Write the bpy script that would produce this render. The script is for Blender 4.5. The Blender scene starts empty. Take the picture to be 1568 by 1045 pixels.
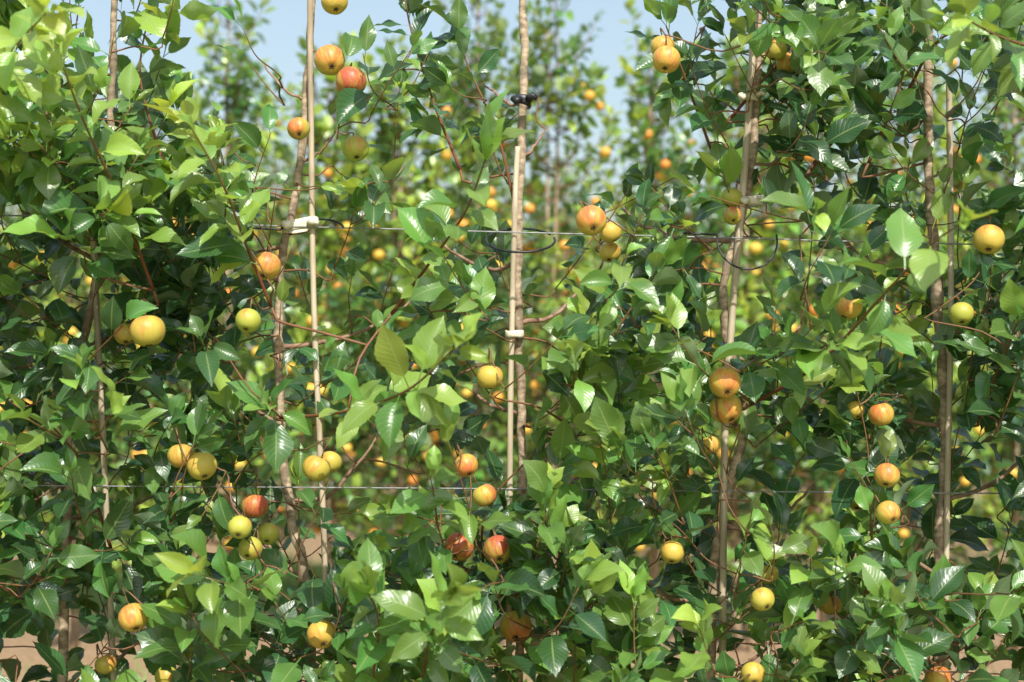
import bpy, math, random
import numpy as np
from mathutils import Vector
rng = np.random.default_rng(11); random.seed(11)
sc = bpy.context.scene
COL = sc.collection
CAMZ, CAMD = 1.35, 2.9
S = (CAMD*36/50)/1568.0

def W(px, py, y=0.0):
    k = (CAMD+y)/CAMD*S
    return np.array([(px-784)*k, y, CAMZ-(py-522.5)*k])
def PR(p):
    p = np.atleast_2d(p); k = (CAMD+p[:,1])/CAMD*S
    return p[:,0]/k+784, (CAMZ-p[:,2])/k+522.5
def nrm(v):
    return v/np.maximum(np.linalg.norm(v,axis=-1,keepdims=True),1e-9)

# ---------------------------------------------------------------- materials
def newmat(name):
    m = bpy.data.materials.new(name); m.use_nodes = True
    nt = m.node_tree; nt.nodes.clear()
    return m, nt, nt.nodes.new('ShaderNodeOutputMaterial')
def nd(nt, t, **kw):
    n = nt.nodes.new(t)
    for k,v in kw.items(): setattr(n,k,v)
    return n
def math_n(nt, op, a, b=None, c=None):
    n = nd(nt,'ShaderNodeMath',operation=op)
    for i,x in enumerate((a,b,c)):
        if x is None: continue
        if isinstance(x,(int,float)): n.inputs[i].default_value = x
        else: nt.links.new(x,n.inputs[i])
    return n.outputs[0]
def mix_c(nt, f, a, b, blend='MIX'):
    n = nd(nt,'ShaderNodeMix',data_type='RGBA',blend_type=blend)
    for i,x in ((0,f),(6,a),(7,b)):
        if isinstance(x,(int,float)): n.inputs[i].default_value = x
        elif isinstance(x,tuple): n.inputs[i].default_value = (*x,1)
        else: nt.links.new(x,n.inputs[i])
    return n.outputs[2]
def principled(nt, col, rough=.5, spec=.5):
    b = nd(nt,'ShaderNodeBsdfPrincipled')
    if isinstance(col,tuple): b.inputs['Base Color'].default_value=(*col,1)
    else: nt.links.new(col,b.inputs['Base Color'])
    if isinstance(rough,(int,float)): b.inputs['Roughness'].default_value=rough
    else: nt.links.new(rough,b.inputs['Roughness'])
    b.inputs['Specular IOR Level'].default_value=spec
    return b

def leaf_material(name, detailed=True, lift=1.0, trl=.30):
    m, nt, out = newmat(name); L = nt.links.new
    a = nd(nt,'ShaderNodeAttribute',attribute_name='tint')
    sp = nd(nt,'ShaderNodeSeparateColor'); L(a.outputs['Color'],sp.inputs[0])
    ramp = nd(nt,'ShaderNodeValToRGB'); L(sp.outputs[0],ramp.inputs[0])
    e = ramp.color_ramp.elements
    e[0].position=0; e[0].color=(.032*lift,.100*lift,.032*lift,1)
    e[1].position=1; e[1].color=(.38*lift,.51*lift,.085*lift,1)
    k = e.new(.3); k.color=(.088*lift,.210*lift,.045*lift,1)
    k = e.new(.6); k.color=(.180*lift,.325*lift,.056*lift,1)
    val = math_n(nt,'MULTIPLY_ADD',sp.outputs[1],.7,.70)
    hsv = nd(nt,'ShaderNodeHueSaturation'); L(ramp.outputs[0],hsv.inputs['Color']); L(val,hsv.inputs['Value'])
    L(math_n(nt,'MULTIPLY_ADD',sp.outputs[2],.045,.475),hsv.inputs['Hue'])
    col = hsv.outputs[0]; bump=None
    if detailed:
        uv = nd(nt,'ShaderNodeAttribute',attribute_name='luv')
        s2 = nd(nt,'ShaderNodeSeparateXYZ'); L(uv.outputs['Vector'],s2.inputs[0])
        au = math_n(nt,'ABSOLUTE',s2.outputs[0])
        side = math_n(nt,'MULTIPLY',math_n(nt,'GREATER_THAN',s2.outputs[0],0.0),2.4)
        ph = math_n(nt,'MULTIPLY_ADD',math_n(nt,'SUBTRACT',s2.outputs[1],math_n(nt,'MULTIPLY',au,.22)),64.0,side)
        w = math_n(nt,'POWER',math_n(nt,'MULTIPLY_ADD',math_n(nt,'SINE',ph),.5,.5),3.0)
        mid = math_n(nt,'LESS_THAN',au,.055)
        vein = math_n(nt,'MAXIMUM',math_n(nt,'MULTIPLY',w,.07),math_n(nt,'MULTIPLY',mid,.55))
        col = mix_c(nt,vein,col,(.32,.42,.15))
        bp = nd(nt,'ShaderNodeBump'); bp.inputs['Strength'].default_value=.22; bp.inputs['Distance'].default_value=.001
        L(math_n(nt,'MULTIPLY',w,-1.0),bp.inputs['Height']); bump=bp.outputs[0]
    geo = nd(nt,'ShaderNodeNewGeometry')
    under = mix_c(nt,.6,col,(.29,.37,.22))
    base = mix_c(nt,geo.outputs['Backfacing'],col,under)
    rough = math_n(nt,'MULTIPLY_ADD',geo.outputs['Backfacing'],.25,.33)
    b = principled(nt,base,rough,1.0)
    tr = nd(nt,'ShaderNodeBsdfTranslucent')
    tc = mix_c(nt,1.0,col,(2.0,1.7,.75),'MULTIPLY'); L(tc,tr.inputs['Color'])
    if bump: L(bump,b.inputs['Normal'])
    mx = nd(nt,'ShaderNodeMixShader'); mx.inputs[0].default_value=trl
    L(b.outputs[0],mx.inputs[1]); L(tr.outputs[0],mx.inputs[2]); L(mx.outputs[0],out.inputs[0])
    return m
M_LEAF = leaf_material('apple_leaf')
M_LEAFB = leaf_material('apple_leaf_far',False,1.05,.3)

def apple_material():
    m, nt, out = newmat('apple_skin'); L=nt.links.new
    a = nd(nt,'ShaderNodeAttribute',attribute_name='acol')
    sp = nd(nt,'ShaderNodeSeparateColor'); L(a.outputs['Color'],sp.inputs[0])
    al = nd(nt,'ShaderNodeAttribute',attribute_name='aloc')
    n1 = nd(nt,'ShaderNodeTexNoise'); n1.inputs['Scale'].default_value=9; n1.inputs['Detail'].default_value=3
    L(al.outputs['Vector'],n1.inputs['Vector'])
    n2 = nd(nt,'ShaderNodeTexNoise'); n2.inputs['Scale'].default_value=2.2; L(al.outputs['Vector'],n2.inputs['Vector'])
    under = mix_c(nt,sp.outputs[1],(.38,.45,.065),(.72,.46,.085))
    st = math_n(nt,'MULTIPLY_ADD',math_n(nt,'SUBTRACT',n1.outputs[0],.5),1.6,sp.outputs[0])
    st = math_n(nt,'MULTIPLY_ADD',math_n(nt,'SUBTRACT',n2.outputs[0],.5),1.8,st)
    rp = nd(nt,'ShaderNodeMapRange',interpolation_type='SMOOTHSTEP'); L(st,rp.inputs[0])
    rp.inputs[1].default_value=.15; rp.inputs[2].default_value=1.25
    red = mix_c(nt,sp.outputs[2],(.72,.20,.06),(.50,.10,.05))
    c = mix_c(nt,rp.outputs[0],under,red)
    vo = nd(nt,'ShaderNodeTexVoronoi'); vo.inputs['Scale'].default_value=260
    geo=nd(nt,'ShaderNodeNewGeometry'); L(geo.outputs['Position'],vo.inputs['Vector'])
    dots = math_n(nt,'MULTIPLY',math_n(nt,'LESS_THAN',vo.outputs['Distance'],.18),.35)
    c = mix_c(nt,dots,c,(.75,.58,.32))
    b = principled(nt,c,.44,.45)
    L(b.outputs[0],out.inputs[0]); return m
M_APPLE = apple_material()

def simple_far_apple():
    m, nt, out = newmat('apple_skin_far'); L=nt.links.new
    a = nd(nt,'ShaderNodeAttribute',attribute_name='tint')
    sp = nd(nt,'ShaderNodeSeparateColor'); L(a.outputs['Color'],sp.inputs[0])
    c = mix_c(nt,sp.outputs[0],(.80,.52,.08),(.78,.26,.045))
    L(principled(nt,c,.45,.5).outputs[0],out.inputs[0]); return m
M_APPLEB = simple_far_apple()

def bark_material():
    m, nt, out = newmat('apple_bark'); L=nt.links.new
    a = nd(nt,'ShaderNodeAttribute',attribute_name='tint')
    sp = nd(nt,'ShaderNodeSeparateColor'); L(a.outputs['Color'],sp.inputs[0])
    geo = nd(nt,'ShaderNodeNewGeometry')
    mp = nd(nt,'ShaderNodeMapping'); L(geo.outputs['Position'],mp.inputs[0]); mp.inputs['Scale'].default_value=(60,60,110)
    n = nd(nt,'ShaderNodeTexNoise'); n.inputs['Scale'].default_value=1; n.inputs['Detail'].default_value=4; L(mp.outputs[0],n.inputs['Vector'])
    n2 = nd(nt,'ShaderNodeTexNoise'); n2.inputs['Scale'].default_value=14; n2.inputs['Detail'].default_value=2; L(geo.outputs['Position'],n2.inputs['Vector'])
    mr = nd(nt,'ShaderNodeMapRange'); L(n.outputs[0],mr.inputs[0]); mr.inputs[1].default_value=.3; mr.inputs[2].default_value=.7
    thick = mix_c(nt,mr.outputs[0],(.20,.135,.09),(.62,.48,.33))
    thick = mix_c(nt,math_n(nt,'MULTIPLY',math_n(nt,'GREATER_THAN',n2.outputs[0],.56),.5),thick,(.14,.11,.075))
    c = mix_c(nt,sp.outputs[0],thick,(.20,.065,.034))
    c = mix_c(nt,sp.outputs[1],c,(.17,.16,.05))
    b = principled(nt,c,.6,.3)
    L(b.outputs[0],out.inputs[0]); return m
M_BARK = bark_material()

def noise_mat(name, c1, c2, scale, rough=.6, stretch=(1,1,1), spec=.4, bump=0):
    m, nt, out = newmat(name); L=nt.links.new
    geo = nd(nt,'ShaderNodeNewGeometry')
    mp = nd(nt,'ShaderNodeMapping'); L(geo.outputs['Position'],mp.inputs[0]); mp.inputs['Scale'].default_value=stretch
    n = nd(nt,'ShaderNodeTexNoise'); n.inputs['Scale'].default_value=scale; n.inputs['Detail'].default_value=4
    L(mp.outputs[0],n.inputs['Vector'])
    mr = nd(nt,'ShaderNodeMapRange'); L(n.outputs[0],mr.inputs[0]); mr.inputs[1].default_value=.3; mr.inputs[2].default_value=.7
    b = principled(nt,mix_c(nt,mr.outputs[0],c1,c2),rough,spec)
    if bump:
        bp = nd(nt,'ShaderNodeBump'); bp.inputs['Distance'].default_value=bump
        L(n.outputs[0],bp.inputs['Height']); L(bp.outputs[0],b.inputs['Normal'])
    L(b.outputs[0],out.inputs[0]); return m
M_BAMBOO = noise_mat('bamboo',(.36,.28,.18),(.74,.62,.46),30,.45,(1.5,1.5,.25))
M_WIRE = noise_mat('galvanised_wire',(.16,.16,.16),(.42,.42,.41),60,.45)
M_BLACK = noise_mat('black_rubber',(.012,.012,.014),(.04,.04,.045),80,.4)
M_TIE = noise_mat('cream_tie',(.70,.62,.46),(.86,.80,.64),50,.5)
M_GRASS = noise_mat('grass_blade',(.10,.20,.04),(.32,.42,.12),6,.6)

def ground_material():
    m, nt, out = newmat('orchard_soil'); L=nt.links.new
    geo = nd(nt,'ShaderNodeNewGeometry')
    n = nd(nt,'ShaderNodeTexNoise'); n.inputs['Scale'].default_value=2.3; n.inputs['Detail'].default_value=6; L(geo.outputs['Position'],n.inputs['Vector'])
    n2 = nd(nt,'ShaderNodeTexNoise'); n2.inputs['Scale'].default_value=28; n2.inputs['Detail'].default_value=5; L(geo.outputs['Position'],n2.inputs['Vector'])
    soil = mix_c(nt,n2.outputs[0],(.22,.14,.08),(.56,.38,.24))
    gr = mix_c(nt,n2.outputs[0],(.10,.17,.04),(.34,.40,.14))
    s = nd(nt,'ShaderNodeSeparateXYZ'); L(geo.outputs['Position'],s.inputs[0])
    cy = math_n(nt,'COSINE',math_n(nt,'MULTIPLY',s.outputs[1],2*math.pi/3.3))
    f = math_n(nt,'MULTIPLY_ADD',math_n(nt,'SUBTRACT',n.outputs[0],.5),3.0,math_n(nt,'MULTIPLY_ADD',cy,-1.6,.1))
    mr = nd(nt,'ShaderNodeMapRange'); L(f,mr.inputs[0]); mr.inputs[1].default_value=-.1; mr.inputs[2].default_value=.4
    b = principled(nt,mix_c(nt,mr.outputs[0],soil,gr),.9,.2)
    bp = nd(nt,'ShaderNodeBump'); bp.inputs['Distance'].default_value=.03; L(n2.outputs[0],bp.inputs['Height']); L(bp.outputs[0],b.inputs['Normal'])
    L(b.outputs[0],out.inputs[0]); return m

# ---------------------------------------------------------------- mesh builders
class Acc:
    """accumulates quad geometry with attributes"""
    def __init__(s): s.v=[];s.f=[];s.a={};s.m=[];s.n=0
    def add(s, v, f, mi=0, **at):
        s.v.append(v); s.f.append(f+s.n); s.m.append(np.full(len(f),mi,np.int32)); s.n+=len(v)
        for k,x in at.items(): s.a.setdefault(k,[]).append(np.asarray(x,dtype=np.float32))
    def mesh(s, name, mats, smooth=True):
        v=np.concatenate(s.v).astype(np.float32); f=np.concatenate(s.f).astype(np.int32)
        me=bpy.data.meshes.new(name)
        me.vertices.add(len(v)); me.vertices.foreach_set('co',v.ravel())
        me.loops.add(f.size); me.loops.foreach_set('vertex_index',f.ravel())
        me.polygons.add(len(f)); me.polygons.foreach_set('loop_start',np.arange(0,f.size,4,dtype=np.int32))
        me.polygons.foreach_set('material_index',np.concatenate(s.m))
        me.polygons.foreach_set('use_smooth',np.full(len(f),smooth))
        for m in mats: me.materials.append(m)
        for k,x in s.a.items():
            x=np.concatenate(x)
            if k in('tint','acol'):
                at=me.attributes.new(k,'FLOAT_COLOR','POINT')
                at.data.foreach_set('color',np.c_[x,np.ones(len(x),np.float32)].astype(np.float32).ravel())
            else:
                at=me.attributes.new(k,'FLOAT_VECTOR','POINT'); at.data.foreach_set('vector',x.ravel())
        me.update(calc_edges=True)
        return me
def obj(name, me, parent=None, loc=None):
    o=bpy.data.objects.new(name,me); COL.objects.link(o)
    if parent: o.parent=parent
    if loc is not None: o.location=loc
    return o

def tube(acc, pts, rad, sides=6, mi=0, tint=None, cap=True):
    pts=np.asarray(pts,float); n=len(pts); rad=np.broadcast_to(np.asarray(rad,float),(n,))
    if cap:
        pts=np.vstack([pts[:1],pts,pts[-1:]]); rad=np.r_[rad[0]*.05,rad,rad[-1]*.05]; n+=2
    t=np.gradient(pts,axis=0); t=nrm(t+1e-9)
    up=np.array([.31,.9,.2]); 
    if abs(np.dot(t[n//2],nrm(up)))>.9: up=np.array([1.,0,.1])
    a=nrm(np.cross(t,up)); b=np.cross(t,a)
    th=np.linspace(0,2*math.pi,sides,endpoint=False)
    ring=a[:,None]*np.cos(th)[None,:,None]+b[:,None]*np.sin(th)[None,:,None]
    v=(pts[:,None]+ring*rad[:,None,None]).reshape(-1,3)
    i=np.arange(n-1)[:,None]*sides; j=np.arange(sides)[None]; j2=(j+1)%sides
    f=np.stack([i+j,i+j2,i+sides+j2,i+sides+j],-1).reshape(-1,4)
    kw={}
    if tint is not None: kw['tint']=np.tile(np.asarray(tint,float),(len(v),1)) if np.ndim(tint)==1 else np.repeat(tint,sides,axis=0)
    acc.add(v,f,mi,**kw)

def spline(P, n):
    P=np.asarray(P,float); 
    d=np.r_[0,np.cumsum(np.linalg.norm(np.diff(P,axis=0),axis=1))]
    Q=np.vstack([2*P[0]-P[1],P,2*P[-1]-P[-2]])
    out=[]
    for s in np.linspace(0,d[-1],n):
        i=min(np.searchsorted(d,s,side='right')-1,len(P)-2); u=(s-d[i])/(d[i+1]-d[i]+1e-9)
        p0,p1,p2,p3=Q[i],Q[i+1],Q[i+2],Q[i+3]
        out.append(.5*((2*p1)+(-p0+p2)*u+(2*p0-5*p1+4*p2-p3)*u*u+(-p0+3*p1-3*p2+p3)*u**3))
    return np.array(out)

def leaf_template(nv, nu, fold, curl, wave, ph, twist, serr=.028, petiole=True):
    vs=list(np.linspace(0,1,nv)); us=np.linspace(-1,1,nu)
    wd=random.uniform(.225,.285)
    V=[];UV=[]
    st=([(-.26,.012),(-.02,.014)] if petiole else [])
    for k,v in enumerate(vs):
        w=wd*(math.sin(math.pi*v**.86) if 0<v<1 else 0)**(.70+.55*v)*1.03
        w=max(w,.014 if v<.5 else .002)
        w*=1+(serr if k%2 else -serr)
        st.append((v,w))
    # midrib bends as an arc, so strongly curled leaves foreshorten properly
    for v,w in st:
        vv=max(v,0); a=curl*2.2*vv
        cy,cz=(v,0) if v<0 or curl==0 else (math.sin(a)/(curl*2.2),-(1-math.cos(a))/(curl*2.2))
        nx,nz=math.sin(a),math.cos(a)
        for u in us:
            x=u*w
            h=fold*abs(x)*(1-.3*vv)+wave*math.sin(vv*10+ph+(1.7 if u>0 else 0))*u*u*(w/.3)+twist*x*vv
            V.append((x,cy+h*nx,cz+h*nz)); UV.append((u,v,0))
    n=len(st); F=[]
    for i in range(n-1):
        for j in range(nu-1):
            a=i*nu+j; F.append((a,a+1,a+nu+1,a+nu))
    return np.array(V),np.array(F),np.array(UV)
HI=[leaf_template(18,5,random.uniform(.1,.9),random.uniform(-.1,.5),random.uniform(.03,.08),random.uniform(0,6),random.uniform(-.7,.7)) for _ in range(22)]
LO=[leaf_template(4,3,random.uniform(.1,.6),random.uniform(0.05,.4),0,0,random.uniform(-.3,.3),0,False) for _ in range(6)]

def put_leaves(acc, LV, temps, mi=0, uv=True, wx=1.0):
    pos=np.array([l[0] for l in LV]); D=nrm(np.array([l[1] for l in LV])); N=np.array([l[2] for l in LV])
    sz=np.array([l[3] for l in LV]); ti=np.array([l[4] for l in LV])
    X=nrm(np.cross(D,N)); N=np.cross(X,D)
    wv=rng.uniform(.88,1.15,len(LV))*wx; tk=rng.integers(0,len(temps),len(LV))
    for k,(V,F,UV) in enumerate(temps):
        I=np.where(tk==k)[0]
        if not len(I): continue
        T=V[None]; 
        v=pos[I][:,None]+sz[I][:,None,None]*(T[...,0:1]*(X[I]*wv[I][:,None])[:,None]+T[...,1:2]*D[I][:,None]+T[...,2:3]*N[I][:,None])
        f=(F[None]+(np.arange(len(I))*len(V))[:,None,None]).reshape(-1,4)
        at=dict(tint=np.repeat(ti[I],len(V),axis=0))
        if uv: at['luv']=np.tile(UV,(len(I),1))
        acc.add(v.reshape(-1,3),f,mi,**at)

SUN_EL, SUN_AZ = math.radians(47), math.radians(14)   # azimuth towards +x from -y
SUND=np.array([math.sin(SUN_AZ)*math.cos(SUN_EL),-math.cos(SUN_AZ)*math.cos(SUN_EL),math.sin(SUN_EL)])

def shoot_leaves(path, t0, t1, spacing, size, tone, out, droop=.25, rosette=True, outw=.28):
    """alternate leaves in a golden-angle spiral along a shoot; adds tuples to out"""
    seg=np.linalg.norm(np.diff(path,axis=0),axis=1); L=seg.sum()
    cum=np.r_[0,np.cumsum(seg)]/L
    n=max(3,int(L*(t1-t0)/spacing)); ang=random.uniform(0,6.3)
    for i in range(n+ (3 if rosette else 0)):
        t=min(t1,t0+(t1-t0)*(i+.5*random.random())/n)
        p=np.array([np.interp(t,cum,path[:,c]) for c in range(3)])
        q=np.array([np.interp(min(1,t+.05),cum,path[:,c]) for c in range(3)])-np.array([np.interp(t-.05,cum,path[:,c]) for c in range(3)])
        q=nrm(q); ang+=2.4+random.uniform(-.3,.3)
        a=nrm(np.cross(q,[.3,.8,.52])); b=np.cross(q,a)
        r=a*math.cos(ang)+b*math.sin(ang)
        tip=max(0,(t-.7)/.3)
        D=nrm(r*(1-.45*tip)+q*(.5+.9*tip)+np.array([0,0,-droop*(1-tip)+.05])+rng.normal(0,.2,3))
        N=nrm(np.array([0,-outw,.5])+.6*SUND+.3*q+.25*r+rng.normal(0,.5,3))
        s=size*random.uniform(.62,1.15)*(1-.42*tip*random.random())
        y=np.clip(tone+.30*tip-.15+random.gauss(0,.12),0,1)
        out.append((p+D*s*.25,D,N,s,(y,random.random(),random.random())))

# ---------------------------------------------------------------- foliage density of the hedge wall
DM=np.array([[int(c) for c in r] for r in (
"7751124520468777","7861233410488954","7865213522268635","8987464754555545","6897536536763555","7887547746836756",
"7888779748756877","8886521457863455","8876446888854556","8888889999998988","8888889998888888")])
def dens(px,py):
    c=px/98.0; r=py/95.0
    if r<-0.3: return .36*(.1 if (270<px<480 or 560<px<620 or 840<px<980) else 1)
    if c<0 or c>=16 or r>=11: return .6
    c=min(15,max(0,int(c+random.uniform(-.35,.35)))); r=min(10,max(0,int(r+random.uniform(-.35,.35))))
    return (DM[r,c]/9.0)**1.6

# measured things on the trellis
TR={ # trunk polylines, radii at top / bottom (m)
 'a':([(-190,-160),(-185,200),(-200,600),(-195,1380)],.009,.014),
 'b':([(182,-160),(178,0),(170,200),(160,330),(135,480),(113,600),(102,760),(96,980),(92,1380)],.006,.012),
 'c':([(484,-160),(480,-20),(468,150),(462,235),(445,330),(429,400),(425,520),(431,680),(448,800),(470,895),(478,1045),(476,1380)],.007,.013),
 'd':([(812,-160),(800,0),(803,80),(799,220),(793,330),(794,480),(797,620),(800,720),(796,900),(792,1380)],.0085,.010),
 'e':([(1170,-160),(1163,0),(1157,180),(1136,330),(1106,440),(1114,520),(1137,640),(1126,710),(1104,800),(1090,960),(1086,1380)],.0075,.012),
 'f':([(1420,-160),(1424,60),(1424,240),(1430,350),(1437,470),(1447,640),(1444,750),(1437,870),(1430,1380)],.009,.013),
 'g':([(1760,-160),(1755,200),(1770,700),(1765,1380)],.009,.014)}
ST={'a':[(-170,-200),(-178,1380)],'b':[(138,250),(150,520),(166,850),(196,1380)],'c':[(473,-200),(476,150),(481,480),(498,890),(508,1380)],
 'd':[(793,225),(789,300),(784,500),(781,700),(776,1380)],'e':[(1170,-160),(1158,0),(1141,250),(1120,500),(1109,720),(1103,1380)],
 'f':[(1453,125),(1454,200),(1456,480),(1449,860),(1446,1380)],'g':[(1790,-200),(1780,1380)]}
VIS=[('b',0,210),('sb',430,850),('c',0,560),('c',650,900),('sc',0,560),('sc',730,900),('d',0,240),('sd',230,700),('d',540,780),
     ('se',60,520),('e',400,520),('e',640,820),('se',650,1045),('f',90,480),('f',560,880),('sf',120,860)]
WIRE1=[(-2200,300),(0,330),(380,345),(600,351),(860,358),(1140,365),(1568,376),(3700,420)]
WIRE2=[(-2200,730),(190,745),(784,749),(1568,756),(3700,765)]
VISW=[(WIRE1,380,620),(WIRE1,735,870),(WIRE1,1035,1350),(WIRE2,190,420),(WIRE2,520,700),(WIRE2,850,1280)]
VISD=[(460,362,62,22),(797,372,55,28),(1140,390,52,34),(1146,150,24,14),(1150,308,26,14),(788,512,22,13),(462,345,36,20)]
AP=[(512,3,20,.6,.6),(505,93,23,.55,.7),(538,126,23,.85,.5),(545,228,20,.35,.1),(457,198,17,.7,.3),
(408,408,22,.5,.8),(226,507,26,.3,.6),(380,491,19,.05,.1),(278,698,20,.45,.7),(309,714,22,.2,.7),(390,775,20,.9,.5),
(367,808,18,.05,.3),(383,840,18,.05,.3),(411,818,17,.05,.2),(204,946,22,.4,.7),(493,972,22,.35,.9),(485,718,21,.15,.6),
(506,708,17,.15,.6),(750,578,20,.3,.8),(714,713,18,.75,.5),(742,759,18,.65,.6),(703,838,22,.95,.5),(763,842,22,.9,.4),
(790,960,24,.6,.7),(905,338,23,.55,.8),(935,356,17,.4,.9),(934,387,16,.2,.7),(1020,92,21,.5,.8),(1015,72,18,.5,.8),
(1188,77,17,.8,.4),(1205,97,16,.6,.5),(1120,303,16,.0,.2),(1122,331,14,.8,.4),(1515,367,23,.6,.8),(1300,470,20,.25,.9),
(1472,481,18,.1,.2),(1110,587,24,.55,.8),(1112,626,24,.4,.7),(1087,682,15,.2,.9),(1350,635,19,.55,.7),(1310,628,14,.3,.8),
(1358,728,19,.65,.7),(1313,765,17,.6,.8),(1360,785,18,.4,.7),(1029,846,18,.4,.9),(1168,918,18,.15,.5),(1176,880,16,.1,.3),
(1273,927,16,.3,1.),(1153,1032,18,.2,.6),(1437,1040,20,.6,.6),(255,1037,17,.1,.4),(162,1018,16,.3,.6),(192,512,17,.3,.7),
(120,1200,20,.6,.6),(620,1180,22,.5,.6),(980,1160,22,.7,.6),(1300,1200,21,.5,.6),(-120,400,22,.6,.6),(-90,800,22,.6,.6),(1680,300,22,.6,.6),(1700,760,22,.6,.6)]

def polyx(P,y): P=sorted(P,key=lambda p:p[1]); return np.interp(y,[p[1] for p in P],[p[0] for p in P])

TREES={k:dict(nodes=[],rad=[],wood=Acc(),leaves=[],apples=Acc()) for k in TR}
TX={k:np.mean([p[0] for p in TR[k][0]]) for k in TR}
def near(px): return min(TX,key=lambda k:abs(TX[k]-px))

# trunks
for k,(P,r0,r1) in TR.items():
    T=TREES[k]
    base=[W(x,y,.0) for x,y in P]; g=base[-1].copy(); g[2]=-.03; base[-1]=g
    pts=spline(base,90); pts+=np.c_[rng.normal(0,.0012,(90,2)),np.zeros(90)]
    pts[:,1]+=.012*np.sin(np.linspace(0,7,90)+TX[k])
    rad=np.interp(np.linspace(0,1,90),[0,1],[r0,r1])*(1+.06*rng.normal(0,1,90))
    for _ in range(7):                                   # spur knuckles
        j=rng.integers(8,85); rad[j]*=1.28
    rad[-3:]*=1.4
    tube(T['wood'],pts,rad,9,0,(0,0,0))
    T['nodes']+=list(pts[2:-12]); T['rad']+=list(rad[2:-12])
# scaffold limbs
for k in TR:
    T=TREES[k]; nt_=len(T['nodes'])
    for i in range(9):
        b=T['nodes'][int(nt_*(.16+.8*i/9)+random.randint(0,3))]
        sg=1 if i%2 else -1
        L=random.uniform(.14,.28); yy=random.uniform(-.4,.9)
        if b[2]>1.6: L*=.4
        d=nrm(np.array([sg*.85,yy,random.uniform(.15,.7)]))
        e=b+d*L; m=b+d*L*.5+np.array([0,0,-.02])+rng.normal(0,.010,3)
        pts=spline([b,m,e,e+nrm(d+[0,0,.8])*L*.25],14); pts+=rng.normal(0,.0015,pts.shape)
        r=np.linspace(random.uniform(.0045,.0065),.0025,14)*(.7 if b[2]>1.6 else 1)
        tube(T['wood'],pts,r,7,0,(.5,0,0)); T['nodes']+=list(pts[2:]); T['rad']+=list(r[2:])

def attach(T, p, d, thin=.0015, tintv=(.85,.15,0), maxL=9):
    nodes=np.array(T['nodes']); dv=p-nodes; dist=np.linalg.norm(dv,axis=1)
    cost=dist+np.where(nodes[:,2]>p[2]+.01,.09,0)+np.where(dist<.015,.05,0)
    j=int(np.argmin(cost)); a=nodes[j]; L=dist[j]
    if L>maxL: return False
    if L<.004: return True
    m1=a+(p-a)*.45+np.array([0,0,-.03*L])+rng.normal(0,.035*L,3)
    pts=spline([a,m1,p-d*min(.03,L*.25),p],8)
    r=np.linspace(min(T['rad'][j],.0016+.008*min(L,.25)),thin,8)
    tube(T['wood'],pts,r,5,0,tintv)
    if L<.6: T['nodes']+=list(pts[2:]); T['rad']+=list(r[2:])
    return True

# hero shoots, from measurements along the row
HERO=[([(235,445),(185,310),(130,190),(88,80)],-.22,-.5,.8,.080,.2),
([(868,650),(930,530),(1005,415)],-.15,-.22,.3,.095,.3),
([(1150,620),(1250,560),(1350,455),(1420,380),(1475,340)],-.15,-.75,.65,.092,.3),
([(430,640),(520,632),(620,600),(700,530)],-.12,-.6,.75,.092,.3),
([(600,480),(660,400),(712,325),(745,240)],-.2,-.42,.5,.088,.35),
([(705,260),(665,160),(628,40),(612,-60)],.0,.05,.1,.088,.0),
([(640,1120),(655,990),(690,915)],-.3,-.62,.5,.092,.2),
([(560,1100),(580,960),(560,900)],-.3,-.5,.45,.088,.2),
([(415,470),(375,370),(340,280),(290,190)],-.2,-.4,.85,.084,.2),
([(1325,915),(1335,850),(1332,770)],-.2,-.25,.4,.08,.3),
([(1330,250),(1375,140),(1400,40)],-.05,-.1,.1,.092,.2),
([(1390,140),(1440,60),(1545,25)],-.05,-.3,.6,.086,.2),
([(-60,200),(10,90),(70,20)],-.3,-.7,.9,.080,.1),
([(1640,90),(1540,60),(1480,30)],-.3,-.6,.6,.082,.1),
([(170,840),(120,700),(40,640)],-.1,-.35,.45,.090,.2),
([(1240,260),(1290,200),(1330,150)],.0,.0,.05,.098,.0),
([(790,320),(760,200),(720,110),(700,50)],.0,.0,.1,.088,.3),
([(1100,260),(1060,150),(1020,40)],.0,-.1,.15,.090,.3),
([(90,330),(60,250),(10,210)],-.1,-.4,.8,.085,.1),
([(250,250),(215,120),(230,10)],.0,.0,.35,.080,.2),
([(1120,180),(1180,110),(1260,30)],.0,.0,.05,.092,.1),
([(1500,640),(1530,560),(1560,490)],-.1,-.3,.3,.100,.2),
([(760,1000),(740,800),(820,690)],.0,-.1,.1,.090,.2)]
for P,y0,y1,leaf_tone,sz,t0 in HERO:
    n=len(P); pts=spline([W(x,y,y0+(y1-y0)*i/(n-1)) for i,(x,y) in enumerate(P)],22)
    T=TREES[near(P[0][0])]
    attach(T,pts[0],nrm(pts[1]-pts[0]),.003)
    r=np.linspace(.0036,.0015,22); tn=np.c_[np.full(22,1.),np.linspace(0,.5,22),np.zeros(22)]
    tube(T['wood'],pts,r,6,0,np.vstack([tn[:1],tn,tn[-1:]]))
    T['nodes']+=list(pts[4:16]); T['rad']+=[.002]*12
    shoot_leaves(pts,t0,1,.0160,sz,leaf_tone,T['leaves'])

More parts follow.
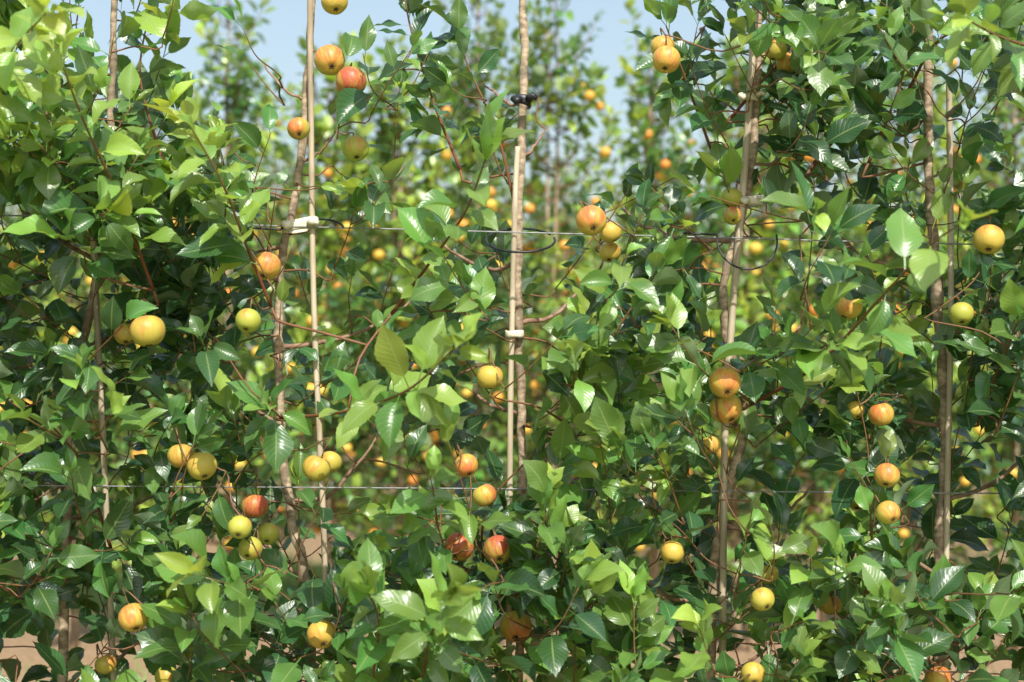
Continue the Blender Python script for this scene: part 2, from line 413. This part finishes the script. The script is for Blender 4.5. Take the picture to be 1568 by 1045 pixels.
# general shoots
cent=[]
while len(cent)<1230:
    px=random.uniform(-330,1900); py=random.uniform(-200,1290)
    if random.random()<dens(px,py): cent.append((px,py))
sh=[]
for px,py in cent:
    y=float(np.clip(random.gauss(-.04,.17),-.38,.34))
    c=W(px,py,y); tx=W(polyx(TR[near(px)][0],py),py,0)[0]
    L=random.uniform(.05,.18)
    d=nrm(np.array([np.sign(c[0]-tx)*random.uniform(0,.7),y*1.6+random.uniform(-.5,.2),random.uniform(-.1,1.1)])+rng.normal(0,.25,3))
    sh.append((abs(c[0]-tx)+abs(y)*.8,c-d*L*.5,d,L,px,py,y))
sh.sort(key=lambda s:s[0])
for _,b,d,L,px,py,y in sh:
    T=TREES[near(px)]
    e=b+d*L+np.array([0,0,.15*L])+rng.normal(0,.1*L,3)
    pts=spline([b,b+d*L*.5+rng.normal(0,.03*L,3),e],9)
    if not attach(T,pts[0],d,maxL=.11 if py<300 else .2): continue
    tube(T['wood'],pts,np.linspace(.0017,.001,9),5,0,(1,.35,0))
    T['nodes']+=list(pts[2:7]); T['rad']+=[.0018]*5
    up=max(0,1-(py+100)/600)
    leaf_tone=random.choice([.0,.12,.28,.5])+ .35*up*(px<560)-.10*up*(px>1000)+(.15 if y<-.15 else 0)-(.15 if y>.05 else 0)  # random leaf age; inner leaves darkened to deepen canopy shade, upper left lightened
    shoot_leaves(pts,.05,1,.0165,random.uniform(.064,.096),leaf_tone,T['leaves'])

# apples --------------------------------------------------------------
def apple_geo(acc, c, R, axis, blush, warm, nu=28, nv=18):
    th=np.linspace(0,math.pi,nv); ph=np.linspace(0,2*math.pi,nu,endpoint=False)
    r=np.sin(th)**.92*(1+.05*np.cos(th)); z=np.cos(th)*.92
    z=z-.30*np.exp(-(r/.26)**2)*(th<1.2)+.17*np.exp(-(r/.24)**2)*(th>2.)
    lob=1+.035*np.cos(5*ph)[None,:]*np.clip((th-1.6)/1.2,0,1)[:,None]
    lop=1+random.uniform(-.05,.05)*np.cos(ph+random.random()*6)[None,:]
    x=r[:,None]*np.cos(ph)[None]*lob*lop; y=r[:,None]*np.sin(ph)[None]*lob*lop; zz=np.repeat(z[:,None],nu,1)
    A=nrm(axis); U=nrm(np.cross(A,[.2,.9,.1])); V=np.cross(A,U)
    loc=np.stack([x,y,zz],-1).reshape(-1,3)
    v=c+R*(loc[:,0:1]*U+loc[:,1:2]*V+loc[:,2:3]*A)
    n=nrm(v-c)
    side=nrm(SUND+rng.normal(0,.6,3))
    bl=blush+.5*(n@side)-.16
    i=np.arange(nv-1)[:,None]*nu; j=np.arange(nu)[None]; j2=(j+1)%nu
    f=np.stack([i+j,i+nu+j,i+nu+j2,i+j2],-1).reshape(-1,4)
    k=len(v); deep=.9 if blush>.75 else .2
    al=np.c_[np.cos(np.tile(ph,nv)),np.sin(np.tile(ph,nv)),loc[:,2]*.25]+rng.uniform(-20,20,3)
    acc.add(v,f,0,acol=np.c_[bl,np.full(k,warm*.9),np.full(k,deep)],aloc=al)
    def blackb(pts,rad):
        t=Acc(); tube(t,pts,rad,5); vv=t.v[0]; acc.add(vv,t.f[0],1,acol=np.zeros((len(vv),3)),aloc=np.zeros((len(vv),3)))
    blackb([c+A*R*.60,c+A*R*.95+U*R*.03,c+A*R*1.35+U*R*.12],[R*.05,R*.045,R*.06])
    for q in range(5):
        a=q*1.257; dd=U*math.cos(a)+V*math.sin(a)
        b0=c-A*R*.74
        blackb([b0+dd*R*.05,b0+dd*R*.14-A*R*.10,b0+dd*R*.24-A*R*.12],[R*.06,R*.055,R*.012])
    return c+A*R*1.35+U*R*.12
M_STEM=noise_mat('apple_stem',(.06,.035,.02),(.16,.11,.05),90,.8)
APW=[]
for (px,py,r,bl,wm) in AP:
    y=random.uniform(-.30,-.14)
    if r<18: y=random.uniform(-.12,-.02)
    if (px,py) in((512,3),(505,93),(538,126),(545,228),(457,198)): y=random.uniform(-.08,-.03)
    c=W(px,py,y); R=r*S*(CAMD+y)/CAMD*1.03
    ax=np.array([random.uniform(-.55,.55),random.choice([.1,.6,1.1]),.9])
    T=TREES[near(px)]
    top=apple_geo(T['apples'],c,R,ax,bl,wm)
    attach(T,top,nrm(-ax),.0016,(.8,.3,0))
    APW.append((px,py,r,y))

# thin out leaves that would hide the fruit, trunks and stakes (pickers/pruning have opened those spots)
def keep(l):
    p,D,N,s,_=l
    Q=np.array([p,p+D*s*.3,p+D*s*.6,p+D*s*.9]); X,Y=PR(Q)
    for (ax,ay,r,yy) in APW:
        if abs(X[1]-ax)<110 and abs(Y[1]-ay)<110 and p[1]<yy+.03:
            dd=np.hypot(X-ax,Y-ay)
            if dd.min()<r+2 and random.random()<.92: return False
    if p[1]<.05:
        for nm,ya,yb in VIS:
            if ya<Y[1]<yb:
                P=TR[nm][0] if len(nm)==1 else ST[nm[1]]
                if np.abs(X-polyx(P,Y[1])).min()<14 and random.random()<.8: return False
        for P,xa,xb in VISW:
            if xa<X[1]<xb:
                wy=np.interp(X,[q[0] for q in P],[q[1] for q in P])
                if np.abs(Y-wy).min()<11 and random.random()<.7: return False
        for cx,cy,rx,ry in VISD:
            if (((X-cx)/rx)**2+((Y-cy)/ry)**2).min()<1.4 and random.random()<.94: return False
    if -20<X[1]<1580 and 0<Y[1]<1045:
        d=DM[min(10,max(0,int(Y[1]/95))),min(15,max(0,int(X[1]/98)))]
        if d<=2 and random.random()<.75: return False
        if d in(3,4) and random.random()<.3: return False
    return True
total=0
for k,T in TREES.items():
    e=obj('apple_tree',None); e.empty_display_size=.1
    lv=[l for l in T['leaves'] if keep(l)]; total+=len(lv)
    A=Acc(); put_leaves(A,lv,HI)
    obj('leaves',A.mesh('leaves',[M_LEAF]),e)
    obj('trunk_and_branches',T['wood'].mesh('trunk_and_branches',[M_BARK]),e)
    if T['apples'].v: obj('apples',T['apples'].mesh('apples',[M_APPLE,M_STEM]),e)
print('front leaves',total)

# stakes ---------------------------------------------------------------
for k,P in ST.items():
    A=Acc(); base=[W(x,y,-.022) for x,y in P]
    base[-1][2]=-.05
    n=160; pts=spline(base,n); r=np.full(n,.0060 if k!='e' else .0072)
    z=pts[:,2]; ph=(z/.19+TX[k]*.01)%1
    r=r*(1+.22*np.exp(-((ph-.5)/.035)**2))
    tube(A,pts,r,10)
    obj('bamboo_stake',A.mesh('bamboo_stake',[M_BAMBOO]))
# wires ---------------------------------------------------------------
for P,y in ((WIRE1,-.034),(WIRE2,-.03)):
    A=Acc(); tube(A,spline([W(x,py,y) for x,py in P],80),.0015,6); obj('trellis_wire',A.mesh('trellis_wire',[M_WIRE]))
# black ring clips on wire
def arcring(cx,cy,rx,tilt,a0,a1,ext=0):
    A=Acc(); c=W(cx,cy,-.045); R=rx*S
    th=np.linspace(math.radians(a0),math.radians(a1),40)
    pts=np.c_[c[0]+R*np.cos(th),c[1]+R*np.sin(th)*math.cos(tilt),c[2]+R*np.sin(th)*math.sin(tilt)]
    if ext: pts=np.vstack([pts,[pts[-1]+np.array([-ext*S*f,0,.004*f]) for f in (.3,.7,1)]])
    tube(A,pts,.0025,7)
    obj('wire_ring_clip',A.mesh('wire_ring_clip',[M_BLACK]))
arcring(478,352,47,math.radians(25),-350,-180,45)
arcring(797,368,52,math.radians(24),-330,10,0)
def hoop(cx,cy,R,ext):
    A=Acc(); th=np.linspace(math.radians(10),math.radians(-190),36)
    c=W(cx,cy,-.04); R*=S
    pts=np.c_[c[0]+R*np.cos(th),c[1]-.03+.02*np.sin(th),c[2]+R*np.sin(th)]
    pts=np.vstack([pts,[pts[-1]+np.array([-ext*S*f,.0,.003*f]) for f in (.25,.6,1)]])
    tube(A,pts,.0020,7); obj('wire_ring_clip',A.mesh('wire_ring_clip',[M_BLACK]))
hoop(1140,369,45,50)
# ties
def strap(cx,cy,w,h,mat,tilt=0,tail=True):
    A=Acc(); c=W(cx,cy,-.012); hw=w*S/2; n=28
    th=np.linspace(0,2*math.pi,n,endpoint=False)
    sx=np.sign(np.cos(th))*np.abs(np.cos(th))**.6*hw; sy=np.sign(np.sin(th))*np.abs(np.sin(th))**.7*.021
    rings=[]
    for q,(dz,sc_) in enumerate(((-1,.9),(-1,1),(-.3,1.06),(.4,1.05),(1,1),(1,.9))):
        rings.append(np.c_[c[0]+sx*sc_,c[1]+sy*sc_,c[2]+dz*h*S/2+sx*tilt+.0012*np.sin(3*th+q)])
    v=np.vstack(rings); i=np.arange(5)[:,None]*n; j=np.arange(n)[None]; j2=(j+1)%n
    A.add(v,np.stack([i+j,i+j2,i+n+j2,i+n+j],-1).reshape(-1,4))
    if tail:
        p=np.array([c[0]+hw*.6,c[1]-.022,c[2]])
        tube(A,[p,p+[.010,-.006,.006],p+[.018,-.004,.001]],[h*S*.4,h*S*.35,h*S*.25],6)
        p=np.array([c[0]-hw*.5,c[1]-.022,c[2]])
        tube(A,[p,p+[-.006,-.007,-.004],p+[-.014,-.002,.002]],[h*S*.45,h*S*.4,h*S*.3],6)
    obj('tree_tie',A.mesh('tree_tie',[mat]))
strap(460,345,54,17,M_TIE,.15); strap(1146,150,28,12,M_TIE,0); strap(1150,308,34,13,M_TIE,0); strap(788,512,28,11,M_TIE,0,False)
strap(801,155,24,16,M_BLACK,-.2)

# ---------------------------------------------------------------- background orchard rows
def far_tree(H, seed):
    random.seed(seed); A=Acc(); LV=[]
    pts=spline([(0,0,-.03),(random.uniform(-.03,.03),0,H*.4),(random.uniform(-.04,.04),0,H*.75),(0,0,H)],16)
    tube(A,pts,np.linspace(.02,.004,16),6,0,(0.1,0,0))
    tube(A,[(.03,-.03,-.03),(.02,-.03,H*.92)],.008,6,0,(0,0,0))
    for i in range(125):
        f=random.random()**.85; z=.45+f*(H-.55)
        R=.46*(1-f)**.6+.06
        a=random.uniform(0,6.3); rr=R*random.uniform(.2,1)
        c=np.array([math.cos(a)*rr,math.sin(a)*rr,z])
        tk=np.array([np.interp(z-.15,pts[:,2],pts[:,0]),0,z-.15*(rr/.4)])
        d=nrm(c-tk+[0,0,.12]); e=c+d*random.uniform(.05,.16)+np.array([0,0,random.uniform(0,.10)])
        P=spline([tk,(tk+c)/2+[0,0,-.02],c,e],8)
        tube(A,P,np.linspace(.005,.0015,8),4,0,(.8,.2,0),cap=False)
        leaf_tone=random.choice([.1,.35,.6,.85])+.25*f
        shoot_leaves(P,.3,1,.0165,random.uniform(.058,.084),min(1,leaf_tone),LV,outw=0)
    put_leaves(A,LV,LO,1,False,1.15)
    for i in range(46):
        f=random.random()**1.1*.85; z=.5+f*(H-.6); R=(.45*(1-f)**.55+.06)*random.uniform(.75,1.08); a=random.uniform(0,6.3)
        c=np.array([math.cos(a)*R,math.sin(a)*R,z]); r=random.uniform(.021,.029)
        th=np.linspace(0,math.pi,7); ph=np.linspace(0,6.2832,9)[:-1]
        v=np.stack([np.outer(np.sin(th),np.cos(ph)),np.outer(np.sin(th),np.sin(ph)),np.outer(np.cos(th)*.9,np.ones(8))],-1).reshape(-1,3)*r+c
        ii=np.arange(6)[:,None]*8; j=np.arange(8)[None]; j2=(j+1)%8
        A.add(v,np.stack([ii+j,ii+8+j,ii+8+j2,ii+j2],-1).reshape(-1,4),2,tint=np.tile([random.random()**1.3,0,0],(len(v),1)))
    return A.mesh('far_apple_tree',[M_BARK,M_LEAFB,M_APPLEB])
FAR=[far_tree(H,100+i) for i,H in enumerate((2.5,2.65,2.55,2.75,2.5,3.0))]
random.seed(5)
k2=S*(CAMD+3.3)/CAMD
row2=[(-480,3),(-260,0),(-60,1),(100,4),(225,2),(355,5),(500,4),(610,1),(730,5),(850,5),(1000,3),(1130,2),(1250,5),(1390,3),(1540,5),(1740,1),(1950,2)]
def put(parent,me,x,y,s,i):
    o=obj('tree_%d'%i,me,parent,(x,y,0)); o.rotation_euler=(0,0,random.uniform(0,6.3)); o.scale=(s*random.uniform(.9,1.1),s*random.uniform(.9,1.1),s)
r=obj('apple_tree_row',None)
for i,(px,m) in enumerate(row2): put(r,FAR[m],(px-784)*k2,3.3+random.uniform(-.08,.08),random.uniform(.95,1.03),i)
for j in range(2,9):
    y=3.3*j; hw=(y+2.9)*.40+1.2; r=obj('apple_tree_row',None); x=-hw; i=0
    while x<hw:
        put(r,FAR[random.randrange(6)],x,y+random.uniform(-.1,.1),random.uniform(.9,1.08),i); x+=random.uniform(.5,.75)*(1+.04*j); i+=1
    A=Acc(); tube(A,[(-hw,y,1.6),(hw,y,1.6)],.0015,4)
    obj('trellis_wire',A.mesh('trellis_wire',[M_WIRE]))

# ground + grass
A=Acc(); n=60
gx=np.linspace(-150,150,n); gy=np.linspace(-30,270,n)
XX,YY=np.meshgrid(gx,gy); v=np.c_[XX.ravel(),YY.ravel(),np.zeros(n*n)]
i=np.arange(n-1)[:,None]*n; j=np.arange(n-1)[None]
A.add(v,np.stack([i+j,i+j+1,i+n+j+1,i+n+j],-1).reshape(-1,4)); obj('ground',A.mesh('ground',[ground_material()]))
nb=60000
gyr=rng.integers(-1,5,nb)*3.3+1.65+rng.normal(0,.5,nb); gxr=rng.uniform(-1,1,nb)*(gyr+6)*.45
b=np.c_[gxr,gyr,np.zeros(nb)-.002]; a=rng.uniform(0,6.28,nb); w=np.c_[np.cos(a),np.sin(a),np.zeros(nb)]*.0035
h=rng.uniform(.03,.13,nb)[:,None]; ln=np.c_[rng.normal(0,.35,nb),rng.normal(0,.35,nb),np.ones(nb)]
v=np.stack([b-w,b+w,b+w*.7+ln*h*.6,b-w*.7+ln*h*.6,b+w*.1+ln*h*[1.3,1.3,1],b-w*.1+ln*h*[1.3,1.3,1]],1).reshape(-1,3)
o6=np.arange(nb)[:,None,None]*6; f=(np.array([[0,1,2,3],[3,2,4,5]])[None]+o6).reshape(-1,4)
A=Acc(); A.add(v,f); obj('grass',A.mesh('grass',[M_GRASS],False))

# ---------------------------------------------------------------- light, sky, camera
w=bpy.data.worlds.new("World"); sc.world=w; w.use_nodes=True; nt=w.node_tree
bg=nt.nodes['Background']; sky=nt.nodes.new('ShaderNodeTexSky'); sky.sky_type='NISHITA'; sky.sun_disc=False
sky.sun_elevation=SUN_EL; sky.sun_rotation=math.pi-SUN_AZ; sky.air_density=1.3; sky.dust_density=3; sky.ozone_density=1.5
hz=nt.nodes.new('ShaderNodeMix'); hz.data_type='RGBA'; hz.inputs[0].default_value=.22; hz.inputs[7].default_value=(7.6,9.2,10.2,1)  # pale haze colour mixed in to brighten the sky and its shadow fill
nt.links.new(sky.outputs[0],hz.inputs[6]); nt.links.new(hz.outputs[2],bg.inputs[0]); bg.inputs[1].default_value=.15
l=bpy.data.lights.new('sun','SUN'); l.energy=5; l.angle=math.radians(.5); l.color=(1,.97,.90)
o=bpy.data.objects.new('sun',l); COL.objects.link(o); o.rotation_euler=(math.pi/2-SUN_EL,0,SUN_AZ); o.location=(2,-4,6)
cam=bpy.data.cameras.new('camera'); cam.lens=50; cam.sensor_width=36; cam.clip_end=500; cam.clip_start=.05
cam.dof.use_dof=True; cam.dof.focus_distance=2.78; cam.dof.aperture_fstop=2.5
c=bpy.data.objects.new('camera',cam); COL.objects.link(c); c.location=(0,-CAMD,CAMZ); c.rotation_euler=(math.pi/2,0,0)
sc.camera=c
sc.view_settings.view_transform='Standard'; sc.view_settings.look='None'; sc.view_settings.exposure=0; sc.view_settings.gamma=1
